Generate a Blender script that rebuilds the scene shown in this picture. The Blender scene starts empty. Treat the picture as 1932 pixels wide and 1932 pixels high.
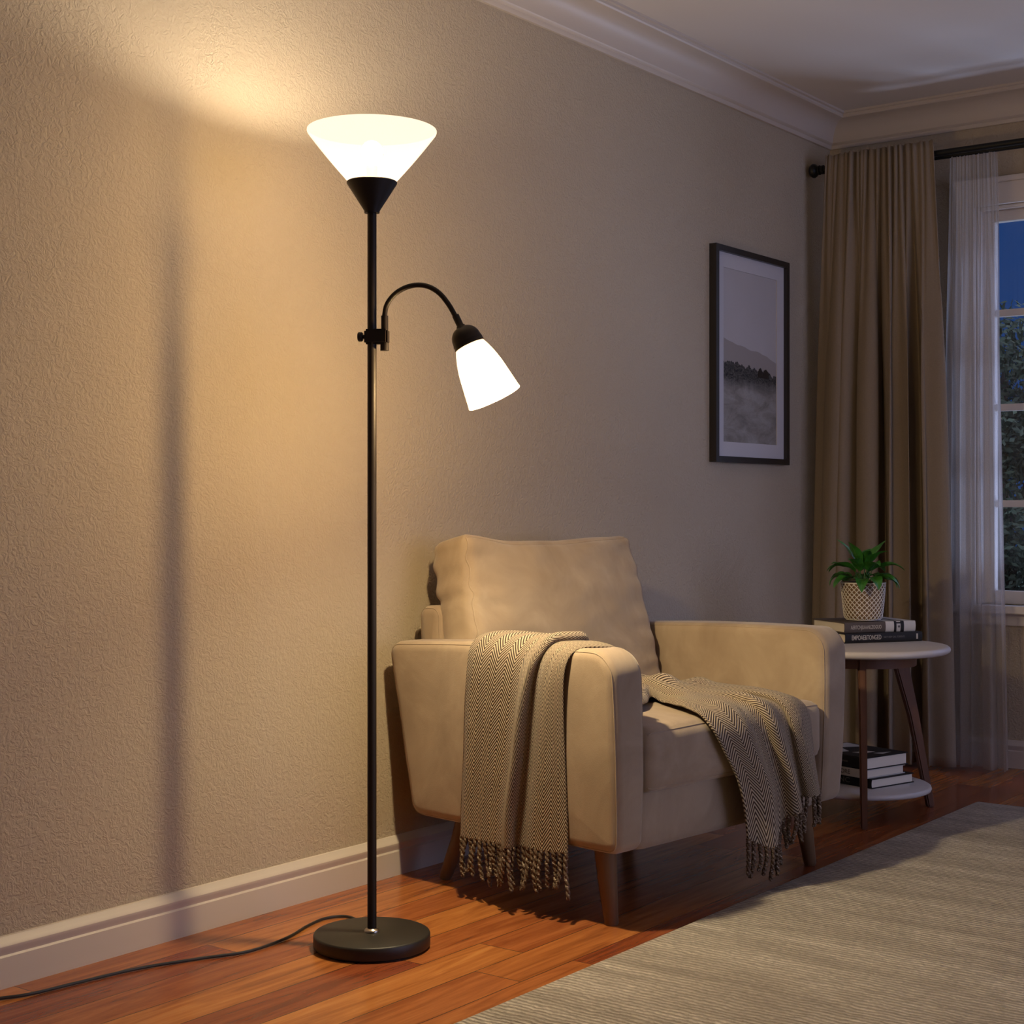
import bpy, bmesh, math, random
import numpy as np
from mathutils import Vector, Matrix, Euler, noise as mnoise
from math import sin, cos, pi, radians, atan2, sqrt, exp

random.seed(7)
S = bpy.context.scene
COL = S.collection
PI2 = 2*pi

# ------------------------------------------------------------------ node helper
class NT:
    def __init__(s, name):
        s.m = bpy.data.materials.new(name); s.m.use_nodes = True
        s.t = s.m.node_tree; s.t.nodes.clear()
        s.out = s.t.nodes.new('ShaderNodeOutputMaterial')
    def n(s, typ, **kw):
        nd = s.t.nodes.new(typ)
        for k, v in kw.items():
            if k.startswith('i_'):
                key = k[2:]
                key = int(key) if key.isdigit() else key.replace('_', ' ')
                s.set(nd, key, v)
            else: setattr(nd, k, v)
        return nd
    def set(s, nd, key, v):
        if isinstance(v, bpy.types.NodeSocket): s.t.links.new(v, nd.inputs[key])
        else: nd.inputs[key].default_value = v
    def math(s, op, a, b=0.0, c=0.0):
        nd = s.t.nodes.new('ShaderNodeMath'); nd.operation = op
        for i, v in enumerate((a, b, c)): s.set(nd, i, v)
        return nd.outputs[0]
    def coord(s, which='Object'):
        return s.n('ShaderNodeTexCoord').outputs[which]
    def mapping(s, vec, scale=(1, 1, 1), loc=(0, 0, 0), rot=(0, 0, 0)):
        nd = s.n('ShaderNodeMapping'); s.set(nd, 'Vector', vec)
        nd.inputs['Scale'].default_value = scale; nd.inputs['Location'].default_value = loc
        nd.inputs['Rotation'].default_value = rot
        return nd.outputs[0]
    def noise(s, vec, scale, detail=2, rough=.5, dist=0):
        nd = s.n('ShaderNodeTexNoise'); s.set(nd, 'Vector', vec)
        nd.inputs['Scale'].default_value = scale; nd.inputs['Detail'].default_value = detail
        nd.inputs['Roughness'].default_value = rough; nd.inputs['Distortion'].default_value = dist
        return nd.outputs['Fac']
    def ramp(s, fac, stops, interp='LINEAR'):
        nd = s.n('ShaderNodeValToRGB'); s.set(nd, 'Fac', fac)
        cr = nd.color_ramp; cr.interpolation = interp
        while len(cr.elements) < len(stops): cr.elements.new(.5)
        for e, (p, c) in zip(cr.elements, stops):
            e.position = p; e.color = (*c, 1) if len(c) == 3 else c
        return nd.outputs['Color']
    def mix(s, fac, a, b, blend='MIX'):
        nd = s.n('ShaderNodeMix', data_type='RGBA', blend_type=blend)
        s.set(nd, 0, fac)
        for i, v in ((6, a), (7, b)):
            s.set(nd, i, v if isinstance(v, bpy.types.NodeSocket) else (*v, 1))
        return nd.outputs[2]
    def bump(s, h, strength=.3, dist=.01, normal=None):
        nd = s.n('ShaderNodeBump'); s.set(nd, 'Height', h)
        nd.inputs['Strength'].default_value = strength; nd.inputs['Distance'].default_value = dist
        if normal: s.set(nd, 'Normal', normal)
        return nd.outputs[0]
    def bsdf(s, color, rough=.6, metal=0, normal=None, **kw):
        nd = s.n('ShaderNodeBsdfPrincipled')
        s.set(nd, 'Base Color', color if isinstance(color, bpy.types.NodeSocket) else (*color, 1))
        s.set(nd, 'Roughness', rough); nd.inputs['Metallic'].default_value = metal
        if normal: s.set(nd, 'Normal', normal)
        for k, v in kw.items():
            s.set(nd, k.replace('_', ' '), v)
        s.t.links.new(nd.outputs[0], s.out.inputs[0])
        return nd
    def sep(s, vec):
        nd = s.n('ShaderNodeSeparateXYZ'); s.set(nd, 0, vec); return nd.outputs
    def comb(s, x, y, z):
        nd = s.n('ShaderNodeCombineXYZ')
        for i, v in enumerate((x, y, z)): s.set(nd, i, v)
        return nd.outputs[0]

def simple(name, col, rough=.6, metal=0, bump=0, bscale=200, var=0, **kw):
    t = NT(name); v = t.coord()
    c = col
    if var:
        c = t.mix(t.noise(v, 6, 3), tuple(x*(1-var) for x in col), tuple(min(1, x*(1+var)) for x in col))
    nrm = t.bump(t.noise(v, bscale, 2), bump, .002) if bump else None
    t.bsdf(c, rough, metal, nrm, **kw)
    return t.m

# ------------------------------------------------------------------ materials
def mat_wall():
    t = NT('greige_stippled_paint'); v = t.coord()
    big = t.noise(v, 1.3, 3, .6)
    base = t.mix(big, (.415, .341, .245), (.475, .398, .288))
    a = t.noise(v, 62, 2, .55, 1.6); b = t.noise(v, 30, 2, .5, .8)
    h = t.math('ADD', t.ramp(a, [(.40, (0, 0, 0)), (.62, (1, 1, 1))]), t.math('MULTIPLY', b, .6))
    t.bsdf(base, .78, 0, t.bump(h, .42, .0040), Specular_IOR_Level=.3)
    return t.m
def mat_floor():
    t = NT('varnished_red_brown_planks'); v = t.coord(); o = t.sep(v)
    W, L = .118, 1.35
    yr = t.math('DIVIDE', t.math('ADD', o[1], .03), W); row = t.math('FLOOR', yr); fy = t.math('FRACT', yr)
    wn = t.n('ShaderNodeTexWhiteNoise', noise_dimensions='1D'); t.set(wn, 'W', row)
    xr = t.math('ADD', t.math('DIVIDE', o[0], L), t.math('MULTIPLY', wn.outputs[0], 7.3))
    colm = t.math('FLOOR', xr); fx = t.math('FRACT', xr)
    wn2 = t.n('ShaderNodeTexWhiteNoise', noise_dimensions='2D'); t.set(wn2, 'Vector', t.comb(row, colm, 0.0))
    pid = wn2.outputs[0]
    gv = t.comb(t.math('ADD', t.math('MULTIPLY', o[0], 1.6), t.math('MULTIPLY', pid, 19.)),
                t.math('MULTIPLY', o[1], 17.0), t.math('MULTIPLY', pid, 31.))
    g1 = t.noise(gv, 1.6, 5, .62, 1.1)
    gv2 = t.comb(t.math('MULTIPLY', o[0], 5.), t.math('MULTIPLY', o[1], 130.0), pid)
    g2 = t.noise(gv2, 1.2, 3, .6, .3)
    c = t.ramp(g1, [(.22, (.13, .034, .011)), (.42, (.29, .082, .024)), (.6, (.40, .128, .037)), (.8, (.48, .185, .058))])
    c = t.mix(t.math('MULTIPLY', g2, .30), c, (.15, .04, .014))
    hsv = t.n('ShaderNodeHueSaturation'); t.set(hsv, 'Color', c)
    t.set(hsv, 'Value', t.math('ADD', t.math('MULTIPLY', pid, .55), .68))
    t.set(hsv, 'Hue', t.math('ADD', t.math('MULTIPLY', pid, .02), .49))
    ey = t.math('MULTIPLY', t.math('MINIMUM', fy, t.math('SUBTRACT', 1., fy)), W)
    ex = t.math('MULTIPLY', t.math('MINIMUM', fx, t.math('SUBTRACT', 1., fx)), L)
    e = t.math('MINIMUM', ex, ey)
    seam = t.math('LESS_THAN', e, .0012)
    c = t.mix(t.math('MULTIPLY', seam, .75), hsv.outputs[0], (.02, .007, .003))
    h = t.math('SMOOTH_MIN', t.math('MULTIPLY', e, 300.), 1.0, .3)
    t.bsdf(c, t.math('ADD', .21, t.math('MULTIPLY', g1, .06)), 0, t.bump(h, .12, .001), Specular_IOR_Level=.5)
    return t.m
def mat_rug():
    t = NT('ribbed_grey_beige_wool'); v = t.coord(); o = t.sep(v)
    wob = t.noise(v, 16, 4, .65)
    ph = t.math('ADD', t.math('MULTIPLY', o[0], PI2/.0150), t.math('MULTIPLY', wob, 12.))
    rib = t.math('SINE', ph)
    fz = t.noise(t.mapping(v, (120, 55, 60)), 1, 4, .7, .8)
    st = t.noise(t.mapping(v, (10, 1.6, 1)), 1, 7, .68, .6)
    c = t.ramp(st, [(.34, (.46, .395, .33)), (.5, (.66, .58, .49)), (.64, (.86, .77, .67))])
    c = t.mix(t.math('MULTIPLY', t.math('ADD', t.math('MULTIPLY', rib, -.30), .30), 1.), c, (.15, .12, .095))
    c = t.mix(t.ramp(fz, [(.40, (0, 0, 0)), (.70, (.62, .62, .62))]), c, (.19, .16, .13))
    h = t.math('ADD', t.math('MULTIPLY', rib, .7), t.math('MULTIPLY', fz, 2.4))
    t.bsdf(c, .95, 0, t.bump(h, .9, .006), Specular_IOR_Level=.15, Sheen_Weight=.15)
    return t.m
def mat_velvet():
    t = NT('beige_brushed_upholstery'); v = t.coord()
    nap = t.noise(v, 5.5, 4, .62, .7); fine = t.noise(v, 420, 2)
    mid = t.noise(t.mapping(v, (20, 20, 9)), 1, 4, .6, .5)
    c = t.ramp(nap, [(.3, (.275, .200, .132)), (.5, (.335, .25, .17)), (.72, (.42, .325, .225))])
    c = t.mix(t.math('MULTIPLY', mid, .3), c, (.26, .19, .13))
    h = t.math('ADD', t.math('MULTIPLY', fine, .3), mid)
    t.bsdf(c, .85, 0, t.bump(h, .22, .004), Specular_IOR_Level=.2, Sheen_Weight=.25, Sheen_Roughness=.5)
    return t.m
def mat_herring():
    t = NT('herringbone_wool'); uv = t.n('ShaderNodeUVMap').outputs[0]; o = t.sep(uv)
    W = .040
    ux = t.math('FRACT', t.math('DIVIDE', o[0], W))
    tri = t.math('ABSOLUTE', t.math('SUBTRACT', ux, .5))
    nz = t.noise(uv, 90, 2)
    ph = t.math('ADD', o[1], t.math('MULTIPLY', tri, W*1.75))
    ph = t.math('ADD', ph, t.math('MULTIPLY', nz, .0016))
    s_ = t.math('SINE', t.math('MULTIPLY', ph, PI2/.0098))
    fac = t.ramp(t.math('ADD', t.math('MULTIPLY', s_, .5), .5), [(.32, (0, 0, 0)), (.62, (1, 1, 1))])
    fz = t.noise(uv, 900, 2)
    c = t.mix(fac, (.040, .024, .015), (.50, .40, .29))
    c = t.mix(t.math('MULTIPLY', fz, .22), c, (.15, .105, .075))
    t.bsdf(c, .93, 0, t.bump(t.math('ADD', s_, t.math('MULTIPLY', fz, .8)), .55, .0015), Specular_IOR_Level=.1, Sheen_Weight=.1)
    return t.m
def mat_tassel():
    t = NT('twisted_two_tone_yarn'); v = t.coord(); o = t.sep(v)
    ph = t.math('ADD', t.math('MULTIPLY', o[2], 420.), t.math('MULTIPLY', t.math('ADD', o[0], o[1]), 500.))
    s_ = t.math('ADD', t.math('MULTIPLY', t.math('SINE', ph), .5), .5)
    c = t.mix(t.math('MULTIPLY', t.ramp(t.noise(v, 330, 2, .6), [(.52, (0, 0, 0)), (.66, (1, 1, 1))]), t.ramp(s_, [(.3, (.3, .3, .3)), (.8, (1, 1, 1))])), (.10, .066, .046), (.52, .43, .33))
    t.bsdf(c, .95, 0, None, Specular_IOR_Level=.1)
    return t.m
def mat_wood(name, dark, light, rough=.45, axis='z'):
    t = NT(name); v = t.coord()
    sc = {'z': (40, 40, 3), 'x': (3, 40, 40)}[axis]
    g = t.noise(t.mapping(v, sc), 1, 4, .6, .6)
    t.bsdf(t.mix(g, dark, light), rough, 0, t.bump(g, .1, .001), Specular_IOR_Level=.3)
    return t.m
def mat_curtain():
    t = NT('heavy_taupe_linen'); v = t.coord()
    wv = t.noise(t.mapping(v, (700, 700, 120)), 1, 2); wh = t.noise(t.mapping(v, (100, 100, 800)), 1, 2)
    w = t.math('ADD', wv, wh)
    t.bsdf(t.mix(t.math('MULTIPLY', w, .5), (.20, .155, .11), (.30, .24, .175)), .92, 0, t.bump(w, .2, .001), Specular_IOR_Level=.15)
    return t.m
def mat_sheer():
    t = NT('sheer_voile'); v = t.coord()
    d = t.n('ShaderNodeBsdfDiffuse'); d.inputs[0].default_value = (.50, .44, .38, 1)
    tl = t.n('ShaderNodeBsdfTranslucent'); tl.inputs[0].default_value = (.60, .58, .58, 1)
    tr = t.n('ShaderNodeBsdfTransparent')
    m1 = t.n('ShaderNodeMixShader'); t.set(m1, 0, .45); t.set(m1, 1, d.outputs[0]); t.set(m1, 2, tl.outputs[0])
    w = t.noise(t.mapping(v, (300, 300, 300)), 1, 2)
    f = t.math('ADD', .36, t.math('MULTIPLY', w, .2))
    m2 = t.n('ShaderNodeMixShader'); t.set(m2, 0, f); t.set(m2, 1, m1.outputs[0]); t.set(m2, 2, tr.outputs[0])
    t.t.links.new(m2.outputs[0], t.out.inputs[0])
    return t.m
def mat_shade(name, em, clear):
    t = NT(name)
    d = t.n('ShaderNodeBsdfDiffuse'); d.inputs[0].default_value = (.10, .09, .07, 1)
    tl = t.n('ShaderNodeBsdfTranslucent'); tl.inputs[0].default_value = (.85, .80, .70, 1)
    gl = t.n('ShaderNodeBsdfGlossy'); gl.inputs[0].default_value = (1, 1, 1, 1); gl.inputs['Roughness'].default_value = .3
    m1 = t.n('ShaderNodeMixShader'); t.set(m1, 0, .004); t.set(m1, 1, d.outputs[0]); t.set(m1, 2, tl.outputs[0])
    m3 = t.n('ShaderNodeMixShader'); t.set(m3, 0, .04); t.set(m3, 1, m1.outputs[0]); t.set(m3, 2, gl.outputs[0])
    e = t.n('ShaderNodeEmission'); e.inputs[0].default_value = (1, .84, .60, 1); e.inputs[1].default_value = em
    ad = t.n('ShaderNodeAddShader'); t.set(ad, 0, m3.outputs[0]); t.set(ad, 1, e.outputs[0])
    tp = t.n('ShaderNodeBsdfTransparent'); tp.inputs[0].default_value = (1, .92, .80, 1)
    m4 = t.n('ShaderNodeMixShader'); t.set(m4, 0, clear); t.set(m4, 1, ad.outputs[0]); t.set(m4, 2, tp.outputs[0])
    t.t.links.new(m4.outputs[0], t.out.inputs[0])
    return t.m
def mat_emit(name, col, k):
    t = NT(name); e = t.n('ShaderNodeEmission'); e.inputs[0].default_value = (*col, 1); e.inputs[1].default_value = k
    t.t.links.new(e.outputs[0], t.out.inputs[0]); return t.m
def mat_glass():
    t = NT('window_glass'); tr = t.n('ShaderNodeBsdfTransparent'); gl = t.n('ShaderNodeBsdfGlossy')
    gl.inputs['Roughness'].default_value = .02
    lw = t.n('ShaderNodeLayerWeight'); fr = t.math('ADD', .04, t.math('MULTIPLY', t.math('POWER', lw.outputs['Facing'], 4.), .5))
    m = t.n('ShaderNodeMixShader'); t.set(m, 0, fr); t.set(m, 1, tr.outputs[0]); t.set(m, 2, gl.outputs[0])
    t.t.links.new(m.outputs[0], t.out.inputs[0]); return t.m
def mat_art():
    # monochrome landscape print: pale sky, hazy hills, dark scrub line, pale rough foreground
    t = NT('landscape_print'); uv = t.n('ShaderNodeUVMap').outputs[0]; o = t.sep(uv)
    u_, v_ = o[0], o[1]
    n1 = t.noise(t.comb(u_, 0., 0.), 2.2, 2); n2 = t.noise(t.comb(u_, 3., 0.), 9, 5, .7)
    n3 = t.noise(t.mapping(uv, (14, 38, 1)), 1, 5, .7, 2.5); n4 = t.noise(t.mapping(uv, (3, 11, 1)), 1, 6, .65, .5)
    sky = t.mix(t.noise(uv, 1.6, 3), (.40, .375, .36), (.50, .47, .46))
    hill = t.math('LESS_THAN', v_, t.math('ADD', t.math('SUBTRACT', .60, t.math('MULTIPLY', u_, .10)), t.math('MULTIPLY', t.math('SUBTRACT', n1, .5), .08)))
    c = t.mix(hill, sky, (.31, .275, .25))
    scr = t.math('LESS_THAN', v_, t.math('ADD', t.math('SUBTRACT', .475, t.math('MULTIPLY', u_, .06)), t.math('MULTIPLY', t.math('SUBTRACT', n2, .5), .14)))
    c = t.mix(scr, c, t.mix(t.ramp(n3, [(.4, (0, 0, 0)), (.68, (1, 1, 1))]), (.008, .007, .006), (.13, .12, .10)))
    fg = t.n('ShaderNodeMapRange'); t.set(fg, 'Value', t.math('ADD', v_, t.math('MULTIPLY', t.math('SUBTRACT', n2, .5), .10)))
    fg.inputs['From Min'].default_value = .375; fg.inputs['From Max'].default_value = .30
    gcol = t.mix(t.ramp(n4, [(.35, (0, 0, 0)), (.6, (1, 1, 1))]), (.20, .18, .155), (.37, .345, .31))
    gcol = t.mix(t.math('MULTIPLY', n3, .4), gcol, (.09, .08, .07))
    c = t.mix(fg.outputs[0], c, gcol)
    t.bsdf(c, .8); return t.m
def mat_pot():
    t = NT('white_glazed_lattice'); t.bsdf((.72, .66, .58), .4); return t.m
def mat_leaf():
    t = NT('glossy_green_leaf'); uv = t.n('ShaderNodeUVMap').outputs[0]; o = t.sep(uv)
    rib = t.math('SINE', t.math('ADD', t.math('MULTIPLY', o[1], 55.), t.math('MULTIPLY', t.math('ABSOLUTE', t.math('SUBTRACT', o[0], .5)), -30.)))
    mid = t.math('LESS_THAN', t.math('ABSOLUTE', t.math('SUBTRACT', o[0], .5)), .03)
    n = t.noise(t.coord(), 30, 3)
    c = t.mix(n, (.02, .11, .012), (.055, .22, .03))
    c = t.mix(t.math('MULTIPLY', mid, .55), c, (.13, .30, .07))
    t.bsdf(c, .33, 0, t.bump(rib, .15, .001)); return t.m

M = dict(
    wall=mat_wall(), floor=mat_floor(), rug=mat_rug(), velvet=mat_velvet(), herring=mat_herring(), tassel=mat_tassel(),
    trim=simple('satin_white_trim', (.55, .48, .405), .45), ceil=simple('matt_white_ceiling', (.66, .61, .56), .9, bump=.08, bscale=150),
    winwhite=simple('white_window_paint', (.68, .62, .56), .4),
    lamp=simple('dark_bronze_metal', (.018, .012, .008), .5, .2, Specular_IOR_Level=.3), lampbase=simple('matt_black_metal', (.022, .019, .015), .45, .2, bump=.05, bscale=500),
    steel=simple('brushed_steel', (.55, .48, .40), .3, 1), cordm=simple('black_rubber', (.018, .014, .012), .5),
    leg=mat_wood('stained_brown_wood', (.085, .045, .022), (.20, .11, .055), .4), tleg=mat_wood('walnut_wood', (.075, .030, .014), (.17, .07, .032), .55),
    tabletop=simple('pale_grey_white_lacquer', (.52, .475, .44), .35, var=.04),
    curtain=mat_curtain(), sheer=mat_sheer(), rod=simple('blackened_iron', (.02, .02, .018), .4, .6),
    shade=mat_shade('opal_glass_large', 1.75, .50), shade2=mat_shade('opal_glass_small', 2.2, .53),
    bulb=mat_emit('warm_bulb_up', (1, .83, .60), 820), bulb2=mat_emit('warm_bulb_reading', (1, .80, .48), 2600),
    glass=mat_glass(), frame=simple('black_frame', (.022, .018, .015), .35), mat=simple('white_mount_board', (.52, .50, .50), .8),
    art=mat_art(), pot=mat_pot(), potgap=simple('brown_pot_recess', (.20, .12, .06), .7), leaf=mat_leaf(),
    stem=simple('green_stem', (.04, .12, .02), .5), soil=simple('potting_soil', (.02, .013, .008), 1),
    page=simple('book_pages', (.70, .62, .50), .9), bk_grey=simple('grey_brown_cloth', (.085, .066, .056), .7, Specular_IOR_Level=.3),
    bk_black=simple('black_book_cover', (.012, .010, .009), .6, Specular_IOR_Level=.25), bk_white=simple('off_white_cover', (.50, .47, .43), .5),
    ink=simple('pale_ink', (.42, .37, .31), .6), inkd=simple('grey_ink', (.10, .09, .085), .6), inkg=simple('dim_ink', (.11, .10, .09), .6),
    bark=simple('tree_bark', (.05, .035, .025), .9), tleaf=simple('dusk_foliage', (.030, .045, .018), .8, var=.6), lawn=simple('lawn', (.03, .06, .015), 1),
)

# ------------------------------------------------------------------ mesh helpers
def link(name, me, mat=None, parent=None, smooth=True):
    o = bpy.data.objects.new(name, me)
    if mat:
        for m_ in (mat if isinstance(mat, (list, tuple)) else [mat]): me.materials.append(m_)
    if smooth:
        for p in me.polygons: p.use_smooth = True
    COL.objects.link(o)
    if parent: o.parent = parent
    return o
def mk(name, verts, faces, mat, parent=None, smooth=True, uvs=None, mi=None):
    me = bpy.data.meshes.new(name); me.from_pydata([tuple(v) for v in verts], [], faces)
    if uvs is not None:
        ul = me.uv_layers.new(name='UVMap')
        for l in me.loops: ul.data[l.index].uv = uvs[l.vertex_index]
    if mi is not None:
        me.polygons.foreach_set('material_index', mi)
    me.update()
    return link(name, me, mat, parent, smooth)
def autosm(o, ang=35):
    me = o.data; bm = bmesh.new(); bm.from_mesh(me)
    for e in bm.edges:
        if len(e.link_faces) == 2 and e.calc_face_angle(0) > radians(ang): e.smooth = False
    bmesh.ops.recalc_face_normals(bm, faces=bm.faces)
    bm.to_mesh(me); bm.free(); return o
class MB:
    def __init__(s): s.v = []; s.f = []
    def box(s, a, b):
        n = len(s.v); x0, y0, z0 = a; x1, y1, z1 = b
        s.v += [(x0, y0, z0), (x1, y0, z0), (x1, y1, z0), (x0, y1, z0), (x0, y0, z1), (x1, y0, z1), (x1, y1, z1), (x0, y1, z1)]
        s.f += [tuple(n+i for i in q) for q in ((0, 3, 2, 1), (4, 5, 6, 7), (0, 1, 5, 4), (1, 2, 6, 5), (2, 3, 7, 6), (3, 0, 4, 7))]
    def tube(s, pts, r, seg=10, cap=True):
        pts = [Vector(p) for p in pts]; n0 = len(s.v); N = len(pts)
        rr = r if isinstance(r, (list, tuple)) else [r]*N
        up = None
        for i, p in enumerate(pts):
            tdir = (pts[min(i+1, N-1)]-pts[max(i-1, 0)])
            if tdir.length < 1e-9: tdir = Vector((0, 0, 1))
            tdir.normalize()
            if up is None: up = tdir.orthogonal().normalized()
            else:
                up = up-tdir*up.dot(tdir); up = up.normalized() if up.length > 1e-6 else tdir.orthogonal().normalized()
            w = tdir.cross(up)
            for k in range(seg):
                a = PI2*k/seg; s.v.append(tuple(p+(up*cos(a)+w*sin(a))*rr[i]))
        for i in range(N-1):
            for k in range(seg):
                k2 = (k+1) % seg; a = n0+i*seg
                s.f.append((a+k, a+k2, a+seg+k2, a+seg+k))
        if cap:
            s.f.append(tuple(n0+k for k in reversed(range(seg)))); s.f.append(tuple(n0+(N-1)*seg+k for k in range(seg)))
    def lathe(s, prof, seg=48, mat=None, closed=False):
        mat = mat or Matrix(); n0 = len(s.v); N = len(prof)
        for r, z in prof:
            for k in range(seg):
                a = PI2*k/seg; s.v.append(tuple(mat @ Vector((r*cos(a), r*sin(a), z))))
        for i in range(N-1 if not closed else N):
            i2 = (i+1) % N
            for k in range(seg):
                k2 = (k+1) % seg
                s.f.append((n0+i*seg+k, n0+i*seg+k2, n0+i2*seg+k2, n0+i2*seg+k))
    def disc(s, c, r, seg=32, mat=None):
        mat = mat or Matrix(); n = len(s.v)
        for k in range(seg):
            a = PI2*k/seg; s.v.append(tuple(mat @ Vector((c[0]+r*cos(a), c[1]+r*sin(a), c[2]))))
        s.f.append(tuple(range(n, n+seg)))
    def build(s, name, mat, parent=None, smooth=True, ang=35, bevel=0, merge=False):
        o = mk(name, s.v, s.f, mat, parent, smooth)
        if merge:
            bm = bmesh.new(); bm.from_mesh(o.data); bmesh.ops.remove_doubles(bm, verts=bm.verts, dist=1e-5); bm.to_mesh(o.data); bm.free()
        if bevel:
            bm = bmesh.new(); bm.from_mesh(o.data)
            bmesh.ops.bevel(bm, geom=[e for e in bm.edges if e.calc_face_angle(0) > .5], offset=bevel, segments=2, affect='EDGES', clamp_overlap=True)
            bm.to_mesh(o.data); bm.free()
            if smooth:
                for p in o.data.polygons: p.use_smooth = True
        return autosm(o, ang)
def empty(name, loc=(0, 0, 0), rz=0, parent=None):
    o = bpy.data.objects.new(name, None); o.location = loc; o.rotation_euler = (0, 0, rz); o.empty_display_size = .05
    COL.objects.link(o)
    if parent: o.parent = parent
    return o
def tag(o, label, cat, group=None):
    o['label'] = label; o['category'] = cat
    if group: o['group'] = group
    return o
def struct(o): o['kind'] = 'structure'; return o

def round_poly(pts, radii, n=8):
    out = []; N = len(pts)
    for i in range(N):
        p = Vector(pts[i]); a = (Vector(pts[i-1])-p).normalized(); b = (Vector(pts[(i+1) % N])-p).normalized()
        r = radii[i] if isinstance(radii, (list, tuple)) else radii
        ang = a.angle(b); d = r/math.tan(ang/2); c = p+(a+b).normalized()*(r/sin(ang/2))
        s0 = p+a*d; s1 = p+b*d
        v0 = s0-c; v1 = s1-c; tot = v0.angle(v1)
        cr = v0.x*v1.y-v0.y*v1.x; sg = 1 if cr > 0 else -1
        for k in range(n+1):
            t = sg*tot*k/n
            out.append((c.x+v0.x*cos(t)-v0.y*sin(t), c.y+v0.x*sin(t)+v0.y*cos(t)))
    return out
def resample(poly, step):
    out = []; N = len(poly)
    for i in range(N):
        a = Vector(poly[i]); b = Vector(poly[(i+1) % N]); L = (b-a).length; k = max(1, int(L/step))
        for j in range(k): out.append(tuple(a.lerp(b, j/k)))
    return out
def slab(poly, T, r, bulge=0., rings=5, capn=6, fn=None, step=.03):
    """Solid from a side profile (p,q), thickness T along t, edges rounded by r; fn maps (t,p,q)->xyz."""
    P_ = resample(poly, step); N = len(P_)
    area = sum(P_[i][0]*P_[(i+1) % N][1]-P_[(i+1) % N][0]*P_[i][1] for i in range(N))
    sgn = 1 if area > 0 else -1
    nr = []
    for i in range(N):
        a = Vector(P_[i-1]); b = Vector(P_[(i+1) % N]); d = (b-a).normalized(); nr.append(Vector((d.y, -d.x))*sgn)
    cx = sum(p[0] for p in P_)/N; cy = sum(p[1] for p in P_)/N
    rows = []
    def ring(t, ins, sc=1):
        return [(t, cx+(P_[i][0]-nr[i].x*ins-cx)*sc, cy+(P_[i][1]-nr[i].y*ins-cy)*sc) for i in range(N)]
    for k in range(capn): 
        sc = .02+.98*k/capn
        rows.append(ring(-T/2-bulge*(1-sc**2)**1.0, r, sc))
    for k in range(rings+1):
        a = pi/2*k/rings; rows.append(ring(-T/2+r-r*cos(a), r-r*sin(a)))
    for k in range(rings+1):
        a = pi/2*(1-k/rings); rows.append(ring(T/2-r+r*cos(a), r-r*sin(a)))
    for k in range(capn-1, -1, -1):
        sc = .02+.98*k/capn
        rows.append(ring(T/2+bulge*(1-sc**2)**1.0, r, sc))
    fn = fn or (lambda t, p, q: (t, p, q))
    V = [fn(*c) for row in rows for c in row]; F = []
    for j in range(len(rows)-1):
        for i in range(N):
            i2 = (i+1) % N; F.append((j*N+i, j*N+i2, (j+1)*N+i2, (j+1)*N+i))
    F.append(tuple(reversed(range(N)))); F.append(tuple((len(rows)-1)*N+i for i in range(N)))
    def edge(side, i0=0, i1=1, frac=.5):
        a = pi/2*frac
        t = side*(T/2-r+r*cos(a)); ins = r-r*sin(a)
        pts = [fn(*c) for c in ring(t, ins)]
        k0 = int(i0*N); k1 = int(i1*N)
        return [pts[i % N] for i in range(k0, k1+1)]
    return V, F, edge
def rboxmap(size, r, bulge=(0, 0, 0), crease=0):
    h = Vector(size)/2
    def f(p):
        P_ = Vector((p[0]*h.x, p[1]*h.y, p[2]*h.z))
        inn = Vector([max(-(h[i]-r), min(h[i]-r, P_[i])) for i in range(3)])
        d = P_-inn
        if d.length > 1e-9: P_ = inn+d.normalized()*r
        x, y, z = p
        sg = lambda q: q*abs(q)
        P_.x += bulge[0]*sg(x)*(1-y*y)*(1-z*z); P_.y += bulge[1]*sg(y)*(1-x*x)*(1-z*z); P_.z += bulge[2]*sg(z)*(1-x*x)**.8*(1-y*y)**.8
        return P_
    return f
def rbox(fmap, n=(24, 24, 8), fn=None):
    V = []; F = []; idx = {}
    def g(i, m): return -1+2*i/m
    def dens(t): return sin(t*pi/2)*.35+t*.65
    def vid(i, j, k):
        key = (i, j, k)
        if key not in idx:
            idx[key] = len(V); p = fmap((dens(g(i, n[0])), dens(g(j, n[1])), dens(g(k, n[2])))); V.append(tuple(fn(p)) if fn else tuple(p))
        return idx[key]
    a, b, c = n
    for i in range(a):
        for j in range(b):
            F.append((vid(i, j, 0), vid(i, j+1, 0), vid(i+1, j+1, 0), vid(i+1, j, 0)))
            F.append((vid(i, j, c), vid(i+1, j, c), vid(i+1, j+1, c), vid(i, j+1, c)))
    for i in range(a):
        for k in range(c):
            F.append((vid(i, 0, k), vid(i+1, 0, k), vid(i+1, 0, k+1), vid(i, 0, k+1)))
            F.append((vid(i, b, k), vid(i, b, k+1), vid(i+1, b, k+1), vid(i+1, b, k)))
    for j in range(b):
        for k in range(c):
            F.append((vid(0, j, k), vid(0, j, k+1), vid(0, j+1, k+1), vid(0, j+1, k)))
            F.append((vid(a, j, k), vid(a, j+1, k), vid(a, j+1, k+1), vid(a, j, k+1)))
    return V, F
def catmull(P, n):
    P = np.array(P, float); N = len(P); out = []
    for t in np.linspace(0, N-1, n):
        i = min(int(t), N-2); f = t-i
        p0 = P[max(i-1, 0)]; p1 = P[i]; p2 = P[i+1]; p3 = P[min(i+2, N-1)]
        out.append(.5*((2*p1)+(-p0+p2)*f+(2*p0-5*p1+4*p2-p3)*f*f+(-p0+3*p1-3*p2+p3)*f**3))
    return np.array(out)
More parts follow.
